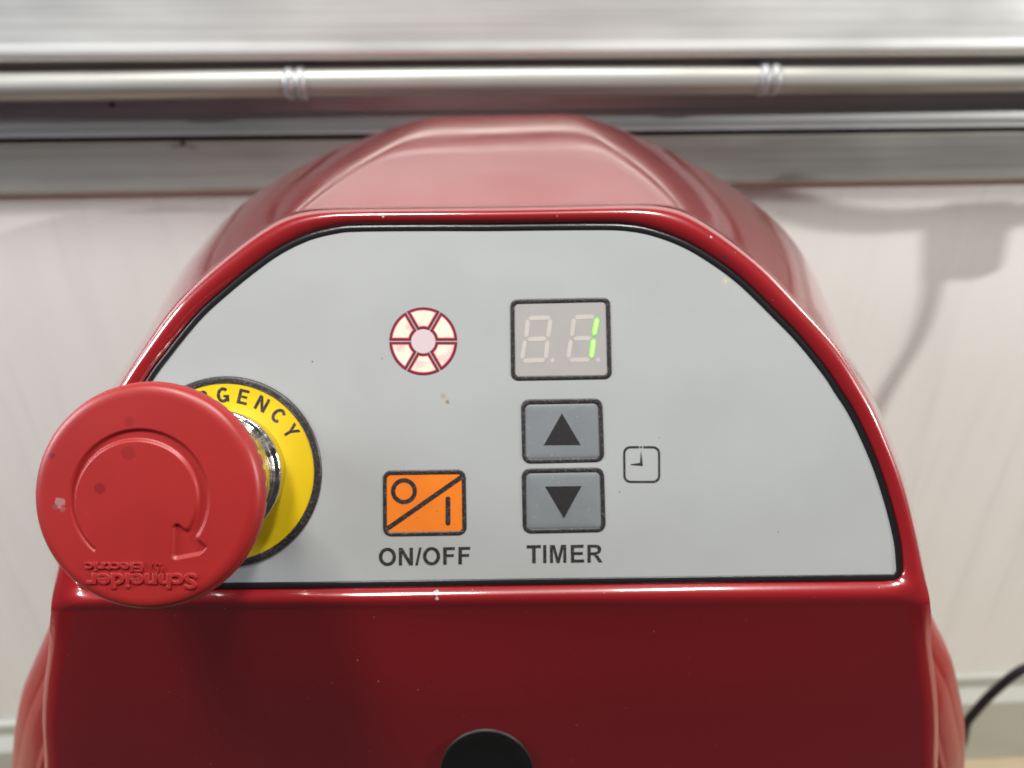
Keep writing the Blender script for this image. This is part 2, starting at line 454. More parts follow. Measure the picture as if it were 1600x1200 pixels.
# outlines in photo pixels on the panel plane (right half measured, left half mirrored where the stop button hides it)
W_R = [(560, 362), (660, 361), (760, 361), (860, 360), (940, 359.5), (978, 361), (1017, 368), (1066, 386), (1112, 413), (1155, 445.5), (1208, 497), (1247, 537.5), (1285, 585), (1304, 614), (1324, 645), (1345, 687), (1366, 738), (1384, 795), (1396, 846), (1399.5, 880)]
W_L = [(131, 895), (134, 868), (150, 795), (168, 738), (189, 687), (212, 640), (243, 589), (267, 557), (293, 524), (322, 491), (360, 457), (400, 424.5), (440, 396.5), (484, 375.5), (526, 365)]
def corner(cx, cy, r, a0, a1, n=6):
    return [(cx + r * math.cos(R(a0 + (a1 - a0) * i / n)), cy - r * math.sin(R(a0 + (a1 - a0) * i / n))) for i in range(n + 1)]
arch = catmull(W_L + W_R, 8)
white = arch + corner(1392, 889, 8, 0, -90) + [(1100, 900), (800, 904), (480, 909)] + corner(140, 904, 8, -90, -180)
def offset(pts, d):
    n = len(pts); out = []
    for i in range(n):
        a, b = pts[i - 1], pts[(i + 1) % n]
        dx, dy = b[0] - a[0], b[1] - a[1]; l = math.hypot(dx, dy) or 1
        out.append((pts[i][0] + dy / l * d, pts[i][1] - dx / l * d))
    return out
border = offset(white, 11.5)
rim_top = [(83, 912), (88, 858), (97, 807), (112, 750), (133, 693), (157, 636), (173, 605), (210, 547), (247, 493), (275, 460), (315, 421), (372, 375), (415, 346), (449, 330.6), (491, 323), (560, 321), (660, 320), (760, 319), (860, 317.5), (950, 315.5), (1020, 315), (1066, 323), (1105, 342), (1155, 376.6), (1208, 420.6), (1266, 482), (1312, 532), (1340, 572), (1375, 636), (1399, 693), (1420, 750), (1435, 807), (1444, 858), (1448, 912)]
rim_arch = catmull(rim_top, 8)
CRY_L, CRY_R = 953, 944               # crease between panel and front face
CX, CY = 766.0, 700.0
def crease_y(px): return CRY_L + (CRY_R - CRY_L) * (px - 80) / 1370
rim = rim_arch + [(1450.5, 928), (1452, crease_y(1452))] + [(1452 - 1371 * i / 40, crease_y(1452 - 1371 * i / 40)) for i in range(1, 40)] + [(81, crease_y(81)), (82, 935)]

def polar(poly, angs):
    """resample a star-shaped closed polygon at the given angles about CX,CY"""
    P = [(math.atan2(-(y - CY), x - CX), math.hypot(x - CX, y - CY), x, y) for x, y in poly]
    out = []
    n = len(P)
    for a in angs:
        dx, dy = math.cos(a), -math.sin(a)
        best = None
        for i in range(n):
            x1, y1 = P[i][2] - CX, P[i][3] - CY
            x2, y2 = P[(i + 1) % n][2] - CX, P[(i + 1) % n][3] - CY
            den = dx * (y2 - y1) - dy * (x2 - x1)
            if abs(den) < 1e-9: continue
            t = (x1 * (y2 - y1) - y1 * (x2 - x1)) / den
            s = (x1 * dy - y1 * dx) / den
            if t > 0 and -1e-9 <= s <= 1 + 1e-9 and (best is None or t > best): best = t
        out.append((CX + dx * best, CY + dy * best))
    return out
aR = math.atan2(-(crease_y(1452) - CY), 1452 - CX)        # corner angles
aL = math.atan2(-(crease_y(81) - CY), 81 - CX)
NA = 300
arch_angs = [aR + (aL + 2 * math.pi - aR) * i / NA for i in range(NA + 1)]      # right corner, over the top, to left corner
NB = 80
bx = [81 + (1452 - 81) * i / NB for i in range(NB + 1)]
bot_angs = [math.atan2(-(crease_y(x) - CY), x - CX) for x in bx][1:-1]          # left to right along the crease
angs = arch_angs + bot_angs
Bp, Rp = polar(border, angs), polar(rim, angs)
nA = len(arch_angs)
def P3(px, py, w):                     # panel pixel + height above the panel -> world
    u, v = uv(px, py)
    return M_PANEL @ Vector((u, v, w))
prof_rim = [(0.0, -0.0012), (0.0, 0.00005), (0.06, 0.0004), (0.16, 0.0008), (0.30, 0.0011), (0.45, 0.0011), (0.60, 0.0007), (0.75, -0.0003), (0.87, -0.0014), (0.95, -0.0025), (1.0, -0.0040)]
prof_bot = [(0.0, -0.0012), (0.0, 0.00005), (0.06, 0.0004), (0.16, 0.0009), (0.30, 0.0014), (0.45, 0.0016), (0.60, 0.0014), (0.75, 0.00108), (0.87, 0.00076), (0.95, 0.00054), (1.0, 0.00040)]
rows = []
for (s1, w1), (s2, w2) in zip(prof_rim, prof_bot):
    row = []
    for i, (b, r) in enumerate(zip(Bp, Rp)):
        if i < nA:
            e = min(i, nA - 1 - i) / 14.0
            k = smoothstep(0, 1, e)
        else: k = 0.0
        s = s1; w = w2 + (w1 - w2) * k
        row.append(P3(b[0] + (r[0] - b[0]) * s, b[1] + (r[1] - b[1]) * s, w))
    rows.append(row)
bm = bmesh.new()
vr = grid(bm, rows, True)
last = vr[-1]
# rear edge of the hood, from the photo's silhouette; hidden below where the rim covers it
rear_px = [(247, 493), (261, 451), (296, 402), (353, 340), (407, 294), (468, 260), (507, 242), (564, 217), (622, 196), (660, 186), (690, 182.5), (760, 181), (830, 179.5), (884, 179), (912, 181.5), (937, 190), (990, 210), (1055, 240), (1112, 271), (1170, 309.5), (1208, 340), (1243, 375), (1266, 413), (1285, 455), (1300, 490), (1312, 528)]
rear_d = catmull(rear_px, 8)
def seg(pts, a, b):
    """part of a polyline between the points nearest to a and b"""
    ia = min(range(len(pts)), key=lambda i: math.dist(pts[i], a)); ib = min(range(len(pts)), key=lambda i: math.dist(pts[i], b))
    return pts[min(ia, ib):max(ia, ib) + 1]
f_anchor = [(247, 493), (475, 325), (1036, 317), (1314, 533)]
r_anchor = [(247, 493), (655, 187), (918, 183), (1312, 528)]
f_idx = [min(range(nA), key=lambda i: math.dist(Rp[i], a)) for a in f_anchor]    # decreasing (arch runs right to left)
rear = [None] * nA
for k in range(3):
    ia, ib = f_idx[k], f_idx[k + 1]
    n = ia - ib + 1
    sp = resample(seg(rear_d, r_anchor[k], r_anchor[k + 1]), n)
    for j in range(n): rear[ia - j] = sp[j]
for i in range(nA):
    if rear[i] is None:
        x, y = Rp[i]
        t = 0.994
        rear[i] = (CX + (x - CX) * t, CY + 60 + (y - CY - 60) * t)
sm = list(rear)
for _ in range(26):                      # ease the joints between the pieces along the outline
    sm = [sm[0]] + [tuple((sm[i - 1][k] + 2 * sm[i][k] + sm[i + 1][k]) / 4 for k in (0, 1)) for i in range(1, nA - 1)] + [sm[-1]]
rear = sm
def Lback(py):
    return 0.040 + 0.075 * smoothstep(560, 215, py) if py < 560 else 0.040
Lr = []
for i in range(nA):
    Lr.append(interp([(180, 0.150), (215, 0.147), (300, 0.122), (400, 0.080), (480, 0.052), (560, 0.042), (960, 0.032)], rear[i][1]))
front3 = [rows[-1][i] for i in range(nA)]
rear3 = []
for i in range(nA):
    Yr = front3[i].y + Lr[i]
    rear3.append(at_Y(rear[i][0], rear[i][1], Yr))
prev = last[:nA]
def add_row(pts):
    global prev
    cur = [bm.verts.new(p) for p in pts]
    for i in range(nA - 1): bm.faces.new((prev[i], prev[i + 1], cur[i + 1], cur[i]))
    prev = cur
for t in (0.03, 0.12, 0.25, 0.4, 0.55, 0.7, 0.82, 0.9, 0.955, 0.985):
    bulge = 0.0012 * math.sin(math.pi * t)
    add_row([f.lerp(r, t) + Vector((0, 0, bulge)) for f, r in zip(front3, rear3)])
cen = Vector((at_Y(CX, 600, 0.2).x, 0, H - 0.19))
def shrink(p, k, dy):
    return Vector((cen.x + (p.x - cen.x) * k, p.y + dy, cen.z + (p.z - cen.z) * k))
add_row(rear3)
add_row([shrink(p, 0.992, 0.0012) for p in rear3])
add_row([shrink(p, 0.980, 0.0016) for p in rear3])
add_row([shrink(p, 0.976, 0.004) for p in rear3])
add_row([Vector((cen.x + (p.x - cen.x) * 0.93, 0.335, cen.z + (p.z - cen.z) * 0.93)) for p in rear3])
bm.faces.new(prev)

# front face below the crease, leaning a little forward towards its foot
LEAN = R(3)
edge_R = [(940, 1452), (980, 1458), (1020, 1464), (1060, 1470), (1100, 1475), (1140, 1477), (1200, 1476), (1400, 1470)]
edge_L = [(940, 82), (980, 75), (1020, 66), (1060, 59), (1100, 55), (1140, 54), (1200, 58), (1400, 62)]
def project(p):
    q = p - CAM; d = q.dot(FWD)
    return 800 + F * q.dot(RIGHT) / d, 600 - F * q.dot(UP) / d, d
crease_v = [last[nA - 1]] + last[nA:] + [last[0]]           # left corner ... right corner
crease_p = [v.co.copy() for v in crease_v]
prev_f = crease_v
foot_rows = []
ds = [0.0008, 0.002, 0.004, 0.007, 0.012, 0.018, 0.025, 0.033, 0.042, 0.052, 0.063, 0.075, 0.09, 0.11, 0.14, 0.20, 0.28, 0.36]
sides = []
for s in ds:
    lean = LEAN * smoothstep(0, 0.006, s) + R(30) * (1 - smoothstep(0, 0.006, s))
    cur = []
    ang = LEAN
    base = [p + Vector((0, -math.sin(ang) * s, -math.cos(ang) * s)) for p in crease_p]
    xl, xr = base[0].x, base[-1].x
    pxy = project(base[NB // 2])
    tl = (interp(edge_L, pxy[1]) - 800) / F * pxy[2]; tr = (interp(edge_R, pxy[1]) - 800) / F * pxy[2]
    for i, p in enumerate(base):
        k = (p.x - xl) / (xr - xl)
        x = tl + (tr - tl) * k
        m = min(x - tl, tr - x)              # round the corner back
        rr = 0.0035
        yb = 0.0
        if m < rr: yb = (rr - math.sqrt(max(rr * rr - (rr - m) ** 2, 0))) * smoothstep(0, 0.02, s)
        yb2 = 0.0010 * (1 - ((2 * k - 1) ** 2))      # very slightly crowned
        cur.append(bm.verts.new((x, p.y + yb - yb2 * smoothstep(0, 0.03, s), max(p.z, 0.025))))
    for i in range(NB): bm.faces.new((prev_f[i], prev_f[i + 1], cur[i + 1], cur[i])).material_index = 1 if i < 2 or i > NB - 3 else 0
    sides.append((prev_f[0], cur[0], prev_f[-1], cur[-1]))
    prev_f = cur
    foot_rows.append(cur)
# the two flanks of the front part, running back to the drum
for sgn, idx in ((-1, 0), (1, -1)):
    colv = [crease_v[idx]] + [r[idx] for r in foot_rows]
    base_cols = [colv]
    for dy, dx in ((0.004, -0.0004), (0.010, -0.0008), (0.018, -0.0010), (0.030, -0.0010)):
        base_cols.append([bm.verts.new((v.co.x + sgn * dx * smoothstep(0, 10, j + 1), v.co.y + dy, v.co.z)) for j, v in enumerate(colv)])
    for a, b in zip(base_cols, base_cols[1:]):
        for i in range(len(a) - 1): bm.faces.new((a[i], a[i + 1], b[i + 1], b[i])).material_index = 1
housing = mesh('housing', bm, red, machine, Matrix.Translation((0, Y0, 0)), True)
housing.data.materials.append(dull)
# bring the mesh into the machine's own space
housing.data.transform(Matrix.Translation((0, -Y0, 0)))
M_MACH = Matrix.Translation((0, Y0, 0))

# round body behind the front part
dr = [(1380, 862), (1425, 900), (1446, 932), (1457.5, 958), (1475, 995), (1492, 1030), (1502, 1070), (1511, 1115), (1513, 1140), (1511, 1200)]
dl = [(150, 862), (105, 905), (84, 945), (66, 992), (45, 1040), (27.5, 1085), (17.5, 1135), (14, 1170), (13, 1200)]
YD = 0.166
pr = [at_Y(x, y, YD) for x, y in catmull(dr, 5)]; pl = [at_Y(x, y, YD) for x, y in catmull(dl, 5)]
pr = [(p.x, p.z) for p in pr]; pl = [(p.x, p.z) for p in pl]
def down(last_p, sgn):
    x, z = last_p; out = []
    for k in range(1, 9):
        zz = z + (0.028 - z) * k / 8
        out.append((x - sgn * 0.018 * (k / 8) ** 2, zz))
    return out
loop = pr + down(pr[-1], 1) + [(0.0, 0.026)] + (pl + down(pl[-1], -1))[::-1] + [(0.0, pl[0][1] + 0.02)]
cxd, czd = 0.0, 0.22
rows = []
for Y, k in ((0.150, 0.80), (0.1512, 0.90), (0.1520, 0.925), (0.1524, 0.930), (0.1530, 0.927), (0.1537, 0.935), (0.1560, 0.955), (0.1585, 0.968), (0.1590, 0.9695), (0.1597, 0.966), (0.1604, 0.973), (0.1630, 0.987), (0.1675, 0.997), (0.172, 1.0), (0.19, 1.0), (0.32, 0.97), (0.326, 0.93)):
    rows.append([(cxd + (x - cxd) * k, Y - Y0, czd + (z - czd) * k if z > 0.05 else z) for x, z in loop])
bm = bmesh.new(); v = grid(bm, rows, True); bm.faces.new(v[0]); bm.faces.new(v[-1])
mesh('rear_body', bm, dull, machine, M_MACH, True)
for fx in (-0.085, 0.085):
    for fy in (0.115, 0.275):
        bm = bmesh.new()
        lathe(bm, [(0.0, 0.0), (0.010, 0.0), (0.0115, 0.0015), (0.0105, 0.029), (0.0, 0.029)], 24)
        mesh('rubber_foot', bm, rubber, machine, Matrix.Translation((fx, fy, 0)))

# round black plug in the front face
mid = crease_p[NB // 2]
pc = None
for i in range(4000):
    s = i * 0.00005
    p = Vector((0, mid.y - math.sin(LEAN) * s, mid.z - math.cos(LEAN) * s))
    x, y, d = project(p)
    if y > 1204: break
pc = Vector(((761 - 800) / F * d, p.y - 0.0010, p.z))
nrm = Vector((0, -math.cos(LEAN), math.sin(LEAN)))
M_PLUG = Matrix.Translation(pc) @ nrm.to_track_quat('Z', 'Y').to_matrix().to_4x4()
rp = 73 / F * d
bm = bmesh.new()
lathe(bm, [(0.0, 0.0002), (rp * 0.5, 0.0002), (rp * 0.92, 0.0002), (rp * 0.97, 0.0007), (rp, 0.0004), (rp * 1.004, -0.003)], 96)
bmesh.ops.scale(bm, vec=(1, 1.42, 1), verts=bm.verts)
bmesh.ops.remove_doubles(bm, verts=bm.verts, dist=1e-6)
mesh('round_plug', bm, hole_m, machine, M_PLUG, True)

# ------------------------------------------------------------------ membrane panel
def part(name, mat, parent, *shapes, smooth=False, bevel=0.0):
    """shapes: (outer, w0, w1, holes)"""
    bm = bmesh.new()
    for s in shapes: prism(bm, s[0], s[1], s[2], s[3] if len(s) > 3 else ())
    return mesh(name, bm, mat, parent, M_PANEL, smooth)
def U(poly): return [uv(*p) for p in poly]
mm = 0.001
panel = part('control_panel', paper, machine, (U(white), -1.2 * mm, 0.0))
# black edging as a low rounded bead
bm = bmesh.new()
rows = []
for t, w in ((0.0, -0.0008), (0.0, 0.00008), (0.15, 0.00022), (0.5, 0.00030), (0.82, 0.00018), (0.96, -0.0001), (1.0, -0.0008)):
    o = offset(white, 11.3 * t)
    rows.append([(*uv(*p), w) for p in o])
grid(bm, rows, True)
mesh('panel_edging', bm, gasket, machine, M_PANEL, True)

def bead(name, mat, outer, inner, h, parent=machine):
    """low rounded frame between two outlines with the same number of points"""
    bm = bmesh.new(); rows = []
    for t, w in ((0.0, -0.00003), (0.0, 0.35), (0.12, 0.75), (0.32, 1.0), (0.68, 1.0), (0.88, 0.75), (1.0, 0.35), (1.0, -0.00003)):
        rows.append([(o[0] + (i[0] - o[0]) * t, o[1] + (i[1] - o[1]) * t, w * h if w > 0 else w) for o, i in zip(outer, inner)])
    grid(bm, rows, True)
    return mesh(name, bm, mat, parent, M_PANEL, True)
def rquad(Z, q, r, n=6):
    """rounded quadrilateral through four zoom-picture corners (clockwise from top left)"""
    out = []
    for i in range(4):
        p0, p, p1 = q[i - 1], q[i], q[(i + 1) % 4]
        a = Vector((p0[0] - p[0], p0[1] - p[1])).normalized(); b = Vector((p1[0] - p[0], p1[1] - p[1])).normalized()
        c = Vector(p) + (a + b) * r
        for k in range(n + 1):
            t = math.pi / 2 * k / n
            out.append(tuple(c - b * r * math.cos(t) - a * r * math.sin(t)))
    return [Z(*p) for p in out]
HB = 0.00022
# ---- ON/OFF key
Z = zoomer(580, 720, 6.665)
ko, ki = rquad(Z, [(120, 100), (985, 88), (997, 775), (124, 788)], 88), rquad(Z, [(163, 150), (942, 140), (950, 730), (166, 745)], 42)
key = bead('on_off_key', blk, ko, ki, HB); key['label'] = 'orange on/off key with black frame'
part('key_face', orange, key, (ki, 0.00001, 0.00006))
part('off_symbol', blk, key, (circle(*Z(342, 315), 135 / 6.665 * K), 0.00002, 0.00012, [circle(*Z(342, 315), 91 / 6.665 * K)]))
part('on_symbol', blk, key, ([Z(*p) for p in [(800 + 25 * math.cos(R(a)), 395 + 25 * math.sin(R(a))) for a in range(180, 361, 20)] + [(800 + 25 * math.cos(R(a)), 648 + 25 * math.sin(R(a))) for a in range(0, 181, 20)]], 0.00002, 0.00012))
part('diagonal_bar', blk, key, ([Z(*p) for p in stroke((160, 712), (948, 162), 48)], 0.00002, 0.00012))
# ---- timer keys
Z = zoomer(800, 610, 4.1375)
for q_o, q_i, tri, lab in (([(56, 58), (585, 50), (598, 462), (66, 474)], [(84, 92), (556, 84), (566, 436), (90, 445)], [(322, 148), (205, 354), (443, 352)], 'grey timer key with upward arrow'),
                           ([(61, 504), (595, 496), (607, 915), (70, 926)], [(90, 536), (567, 528), (578, 888), (96, 897)], [(213, 620), (335, 826), (449, 617)], 'grey timer key with downward arrow')):
    ko, ki = rquad(Z, q_o, 56), rquad(Z, q_i, 30)
    key = bead('timer_key', blk, ko, ki, HB * 1.1); key['label'] = lab
    bm = bmesh.new(); mx = sum(p[0] for p in ki) / len(ki); my = sum(p[1] for p in ki) / len(ki)
    rows = [[(mx + (p[0] - mx) * k, my + (p[1] - my) * k, w) for p in ki] for k, w in ((1.0, 0.00002), (0.97, 0.00010), (0.92, 0.00017), (0.84, 0.00022), (0.70, 0.00026), (0.4, 0.00028))]
    v = grid(bm, rows, True); bm.faces.new(v[-1])
    mesh('key_face', bm, keygrey, key, M_PANEL, True)
    part('arrow_symbol', ink, key, ([Z(*p) for p in tri], 0.00010, 0.00032))
# ---- clock symbol
fr_o = [(718, 360), (957, 360), (959, 598), (720, 598)]
fr = rquad(Z, fr_o, 46); fi = rquad(Z, [(732, 374), (944, 374), (945, 584), (734, 584)], 34)
bm = bmesh.new()
n = len(fr)
pts_o, pts_i = fr, fi
# open the frame at the top middle: split between top-left end and top-right start
tlx, trx = Z(820, 360)[0], Z(849, 360)[0]
k = 7                                  # first point of the top-right corner
outer = [(trx, pts_o[k][1])] + pts_o[k:] + pts_o[:k] + [(tlx, pts_o[k - 1][1])]
inner = [(trx, pts_i[k][1])] + pts_i[k:] + pts_i[:k] + [(tlx, pts_i[k - 1][1])]
prism(bm, outer + inner[::-1], 0.00001, 0.00006)
clock = mesh('clock_symbol', bm, blk, machine, M_PANEL)
part('clock_dot', blk, clock, (circle(*Z(834, 367), 7 / 4.1375 * K, 16), 0.00001, 0.00006))
part('clock_hands', blk, clock, ([Z(*p) for p in [(834, 390), (846, 488), (768, 482), (768, 477), (828, 467)]], 0.00001, 0.00006))
# ---- TIMER
w0, w1 = 0.00001, 0.00005
def letters(name, Z, items, parent=machine):
    bm = bmesh.new()
    for it in items:
        prism(bm, [Z(*p) for p in it[0]], w0, w1, [[Z(*p) for p in h] for h in it[1:]])
    return mesh(name, bm, blk, parent, M_PANEL)
def rect(x0, y0, x1, y1): return [(x0, y0), (x1, y0), (x1, y1), (x0, y1)]
def ell(cx, cy, rx, ry, n=40): return [(cx + rx * math.cos(2 * math.pi * i / n), cy + ry * math.sin(2 * math.pi * i / n)) for i in range(n)]
def mv(pts, dx, dy): return [(x + dx, y + dy) for x, y in pts]
Tl = [[(95, 1001), (187, 999), (187, 1019), (153, 1020), (154, 1117), (131, 1117), (130, 1021), (95, 1022)]]
Il = [[(201, 1000), (222, 999), (223, 1116), (202, 1116)]]
Ml = [[(245, 1000), (277, 999), (298, 1080), (318, 998), (350, 998), (352, 1114), (332, 1114), (331, 1022), (308, 1115), (288, 1115), (265, 1023), (266, 1115), (246, 1116)]]
El = [[(380, 999), (463, 997), (463, 1017), (402, 1018), (402, 1045), (458, 1044), (458, 1063), (402, 1064), (403, 1094), (467, 1092), (467, 1112), (381, 1114)]]
Rl = [[(487, 998), (540, 997), (562, 1001), (574, 1013), (577, 1029), (572, 1046), (560, 1056), (545, 1060), (558, 1069), (586, 1111), (560, 1112), (540, 1080), (528, 1066), (509, 1065), (510, 1113), (488, 1113)],
      [(509, 1016), (538, 1016), (551, 1020), (555, 1030), (551, 1041), (538, 1046), (509, 1047)]]
letters('timer_lettering', Z, [Tl, Il, Ml, El, Rl])
Z = zoomer(580, 720, 6.665)
Ol = [ell(170, 1000, 90, 96), ell(170, 1000, 53, 62)]
Nl = [[(288, 906), (326, 906), (400, 1028), (400, 906), (435, 905), (436, 1088), (397, 1089), (322, 968), (323, 1090), (288, 1090)]]
Sl = [[(500, 903), (527, 902), (486, 1090), (459, 1091)]]
O2 = [ell(629, 993, 90, 96), ell(629, 993, 53, 62)]
Fl = [[(750, 900), (873, 898), (873, 928), (787, 930), (787, 974), (861, 972), (861, 1001), (787, 1003), (787, 1081), (750, 1082)]]
F2 = [mv(Fl[0], 159, -3)]
letters('on_off_lettering', Z, [Ol, Nl, Sl, O2, Fl, F2])

# ---- two-digit display
Z = zoomer(780, 450, 7.5)
ko, ki = rquad(Z, [(126, 132), (1303, 110), (1322, 1068), (136, 1088)], 90, 8), rquad(Z, [(181, 190), (1245, 166), (1264, 1016), (190, 1032)], 42, 8)
disp = bead('display', blk, ko, ki, HB); disp['label'] = 'two-digit timer display showing a lit green 1'
part('display_window', window_m, disp, (ki, 0.00001, 0.00005))
def hexseg(a, b, t):
    dx, dy = b[0] - a[0], b[1] - a[1]; l = math.hypot(dx, dy); ux, uy = dx / l, dy / l; nx, ny = -uy * t / 2, ux * t / 2
    c = t * 0.42
    return [Z(*p) for p in [(a[0] - ux * 4, a[1] - uy * 4), (a[0] + ux * c + nx, a[1] + uy * c + ny), (b[0] - ux * c + nx, b[1] - uy * c + ny), (b[0] + ux * 4, b[1] + uy * 4), (b[0] - ux * c - nx, b[1] - uy * c - ny), (a[0] + ux * c - nx, a[1] + uy * c - ny)]]
off = [((345, 356), (602, 346)), ((336, 368), (316, 578)), ((602, 365), (572, 578)), ((330, 602), (555, 594)), ((304, 615), (268, 832)), ((568, 615), (545, 828)), ((278, 852), (540, 843)),
       ((885, 344), (1115, 334)), ((876, 358), (850, 570)), ((870, 594), (1080, 586)), ((840, 608), (808, 820)), ((825, 844), (1060, 838))]
for a, b in off: part('segment', seg_off, disp, (hexseg(a, b, 51), 0.00004, 0.00008))
for a, b in (((1150, 345), (1108, 562)), ((1108, 592), (1078, 825))):
    sgm = part('segment', seg_edge, disp, (hexseg(a, b, 66), 0.00004, 0.00010)); sgm['label'] = 'lit green segment'
    bm = bmesh.new(); d = ((b[0] - a[0]) * 0.06, (b[1] - a[1]) * 0.06)
    prism(bm, hexseg((a[0] + d[0], a[1] + d[1]), (b[0] - d[0], b[1] - d[1]), 44), 0.00009, 0.00014)
    o = mesh('segment_core', bm, seg_core, disp, M_PANEL)
for c in ((622, 848), (1160, 843)): part('decimal_point', seg_off, disp, (circle(*Z(*c), 25 / 7.5 * K, 16), 0.00004, 0.00008))

# ---- six-segment indicator lamp
cx, cy = uv(661.4, 533.2)
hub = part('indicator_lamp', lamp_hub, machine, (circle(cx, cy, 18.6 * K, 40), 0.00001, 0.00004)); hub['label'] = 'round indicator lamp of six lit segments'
def sector(a0, a1, r0, r1, g, n=12):
    """annular sector inset by g (metres) on its straight sides"""
    out = []
    for r, aa, bb in ((r1, a0, a1), (r0, a1, a0)):
        da = math.degrees(math.asin(g / r)) * (1 if aa < bb else -1)
        for i in range(n + 1):
            a = R(aa + da + (bb - da - aa - da) * i / n)
            out.append((cx + r * math.cos(a), cy + r * math.sin(a)))
    return out
for k in range(6):
    a0, a1 = 60 * k, 60 * k + 60
    o = sector(a0, a1, 19.4 * K, 53 * K, 1.1 * K); i1 = sector(a0, a1, 22.9 * K, 49.4 * K, 4.5 * K); i2 = sector(a0, a1, 24.3 * K, 47.9 * K, 6.0 * K)
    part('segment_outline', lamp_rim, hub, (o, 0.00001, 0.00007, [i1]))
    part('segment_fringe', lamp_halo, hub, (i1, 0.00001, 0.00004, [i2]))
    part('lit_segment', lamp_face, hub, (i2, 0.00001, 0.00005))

# ------------------------------------------------------------------ emergency stop
BU, BV = uv(354, 737)
M_B = M_PANEL @ Matrix.Translation((BU, BV, 0))
r_out = 149 * K
bm = bmesh.new()
prism(bm, circle(0, 0, 138 * K, 128), 0.0, 0.00045, [circle(0, 0, 13.0 * mm, 64)])
plate = mesh('legend_plate', bm, yellow, machine, M_B); plate['label'] = 'round yellow legend plate under the stop button'
bm = bmesh.new()
rows = [[(r * math.cos(2 * math.pi * i / 128), r * math.sin(2 * math.pi * i / 128), w) for i in range(128)] for r, w in ((137.5 * K, 0.0001), (137.5 * K, 0.0005), (139 * K, 0.00062), (146.5 * K, 0.00060), (149 * K, 0.00035), (149.3 * K, -0.0001))]
grid(bm, rows, True); mesh('legend_border', bm, blk, plate, M_B, True)
# lettering around the plate, in strokes; letter box 1 high
def stroke_letter(ch):
    t = 0.21
    E = [[(0, 0), (t, 0), (t, 1), (0, 1)], [(t, 0), (.68, 0), (.68, t * .9), (t, t * .9)], [(t, 1 - t * .9), (.68, 1 - t * .9), (.68, 1), (t, 1)], [(t, .42), (.62, .42), (.62, .58), (t, .58)]]
    if ch == 'E': return E, .68
    if ch == 'N': return [[(0, 0), (t, 0), (t, 1), (0, 1)], [(.58, 0), (.77, 0), (.77, 1), (.58, 1)], [(0, 1), (.22, 1), (.77, 0), (.55, 0)]], .77
    if ch == 'M': return [[(0, 0), (t, 0), (t, 1), (0, 1)], [(.76, 0), (.95, 0), (.95, 1), (.76, 1)], [(0, 1), (.22, 1), (.55, .2), (.40, .2)], [(.95, 1), (.73, 1), (.40, .2), (.55, .2)]], .95
    if ch == 'Y': return [[(.29, 0), (.48, 0), (.48, .5), (.29, .5)], [(0, 1), (.21, 1), (.48, .42), (.29, .42)], [(.77, 1), (.56, 1), (.29, .42), (.48, .42)]], .77
    if ch == 'C': return [arcband(.40, .5, .31, .41, t, 40, 320)], .76
    if ch == 'G': return [arcband(.40, .5, .31, .41, t, 45, 335), [(.42, .34), (.80, .34), (.80, .50), (.42, .50)], [(.63, .06), (.80, .06), (.80, .42), (.63, .42)]], .80
    if ch == 'R': return [[(0, 0), (t, 0), (t, 1), (0, 1)], arcband(.40, .72, .19, .19, t, -90, 90), [(t, .91 - t / 2), (.42, .91 - t / 2), (.42, 1), (t, 1)], [(t, .44), (.42, .44), (.42, .62), (t, .62)], [(.34, .46), (.56, .46), (.75, 0), (.52, 0)]], .72
bm = bmesh.new()
LH = 23.5 * K
for k, ch in enumerate('EMERGENCY'):
    a = 92 - 15.0 * (k - 4)
    polys, wd = stroke_letter(ch)
    for q, pg in enumerate(polys):
        pts = []
        for x, y in pg:
            lx, ly = (x - wd / 2) * LH, (y - 0.5) * LH + 120 * K
            th = R(a - 90)
            pts.append((lx * math.cos(th) - ly * math.sin(th), lx * math.sin(th) + ly * math.cos(th)))
        prism(bm, pts, 0.00040, 0.00049 + q * 0.000004)
mesh('legend_lettering', bm, blk, plate, M_B)
# chrome collar
bm = bmesh.new()
lathe(bm, [(r * mm, w * mm) for r, w in ((13.7, 0.0), (13.75, 0.6), (14.2, 4.6), (14.22, 4.9), (14.35, 5.2), (14.5, 5.6), (14.55, 6.0), (14.5, 6.4), (14.2, 6.7), (13.6, 6.85), (13.3, 6.95), (13.28, 7.2), (13.32, 7.5), (13.9, 15.6), (13.92, 16), (13.2, 18), (12.4, 20.6), (8, 20.7), (8, 0.0))], 128)
mesh('chrome_collar', bm, chrome, machine, M_B, True)
bm = bmesh.new()
lathe(bm, [(8.5 * mm, 20.7 * mm), (8.5 * mm, 29 * mm)], 64)
mesh('button_stem', bm, plastic, machine, M_B, True)

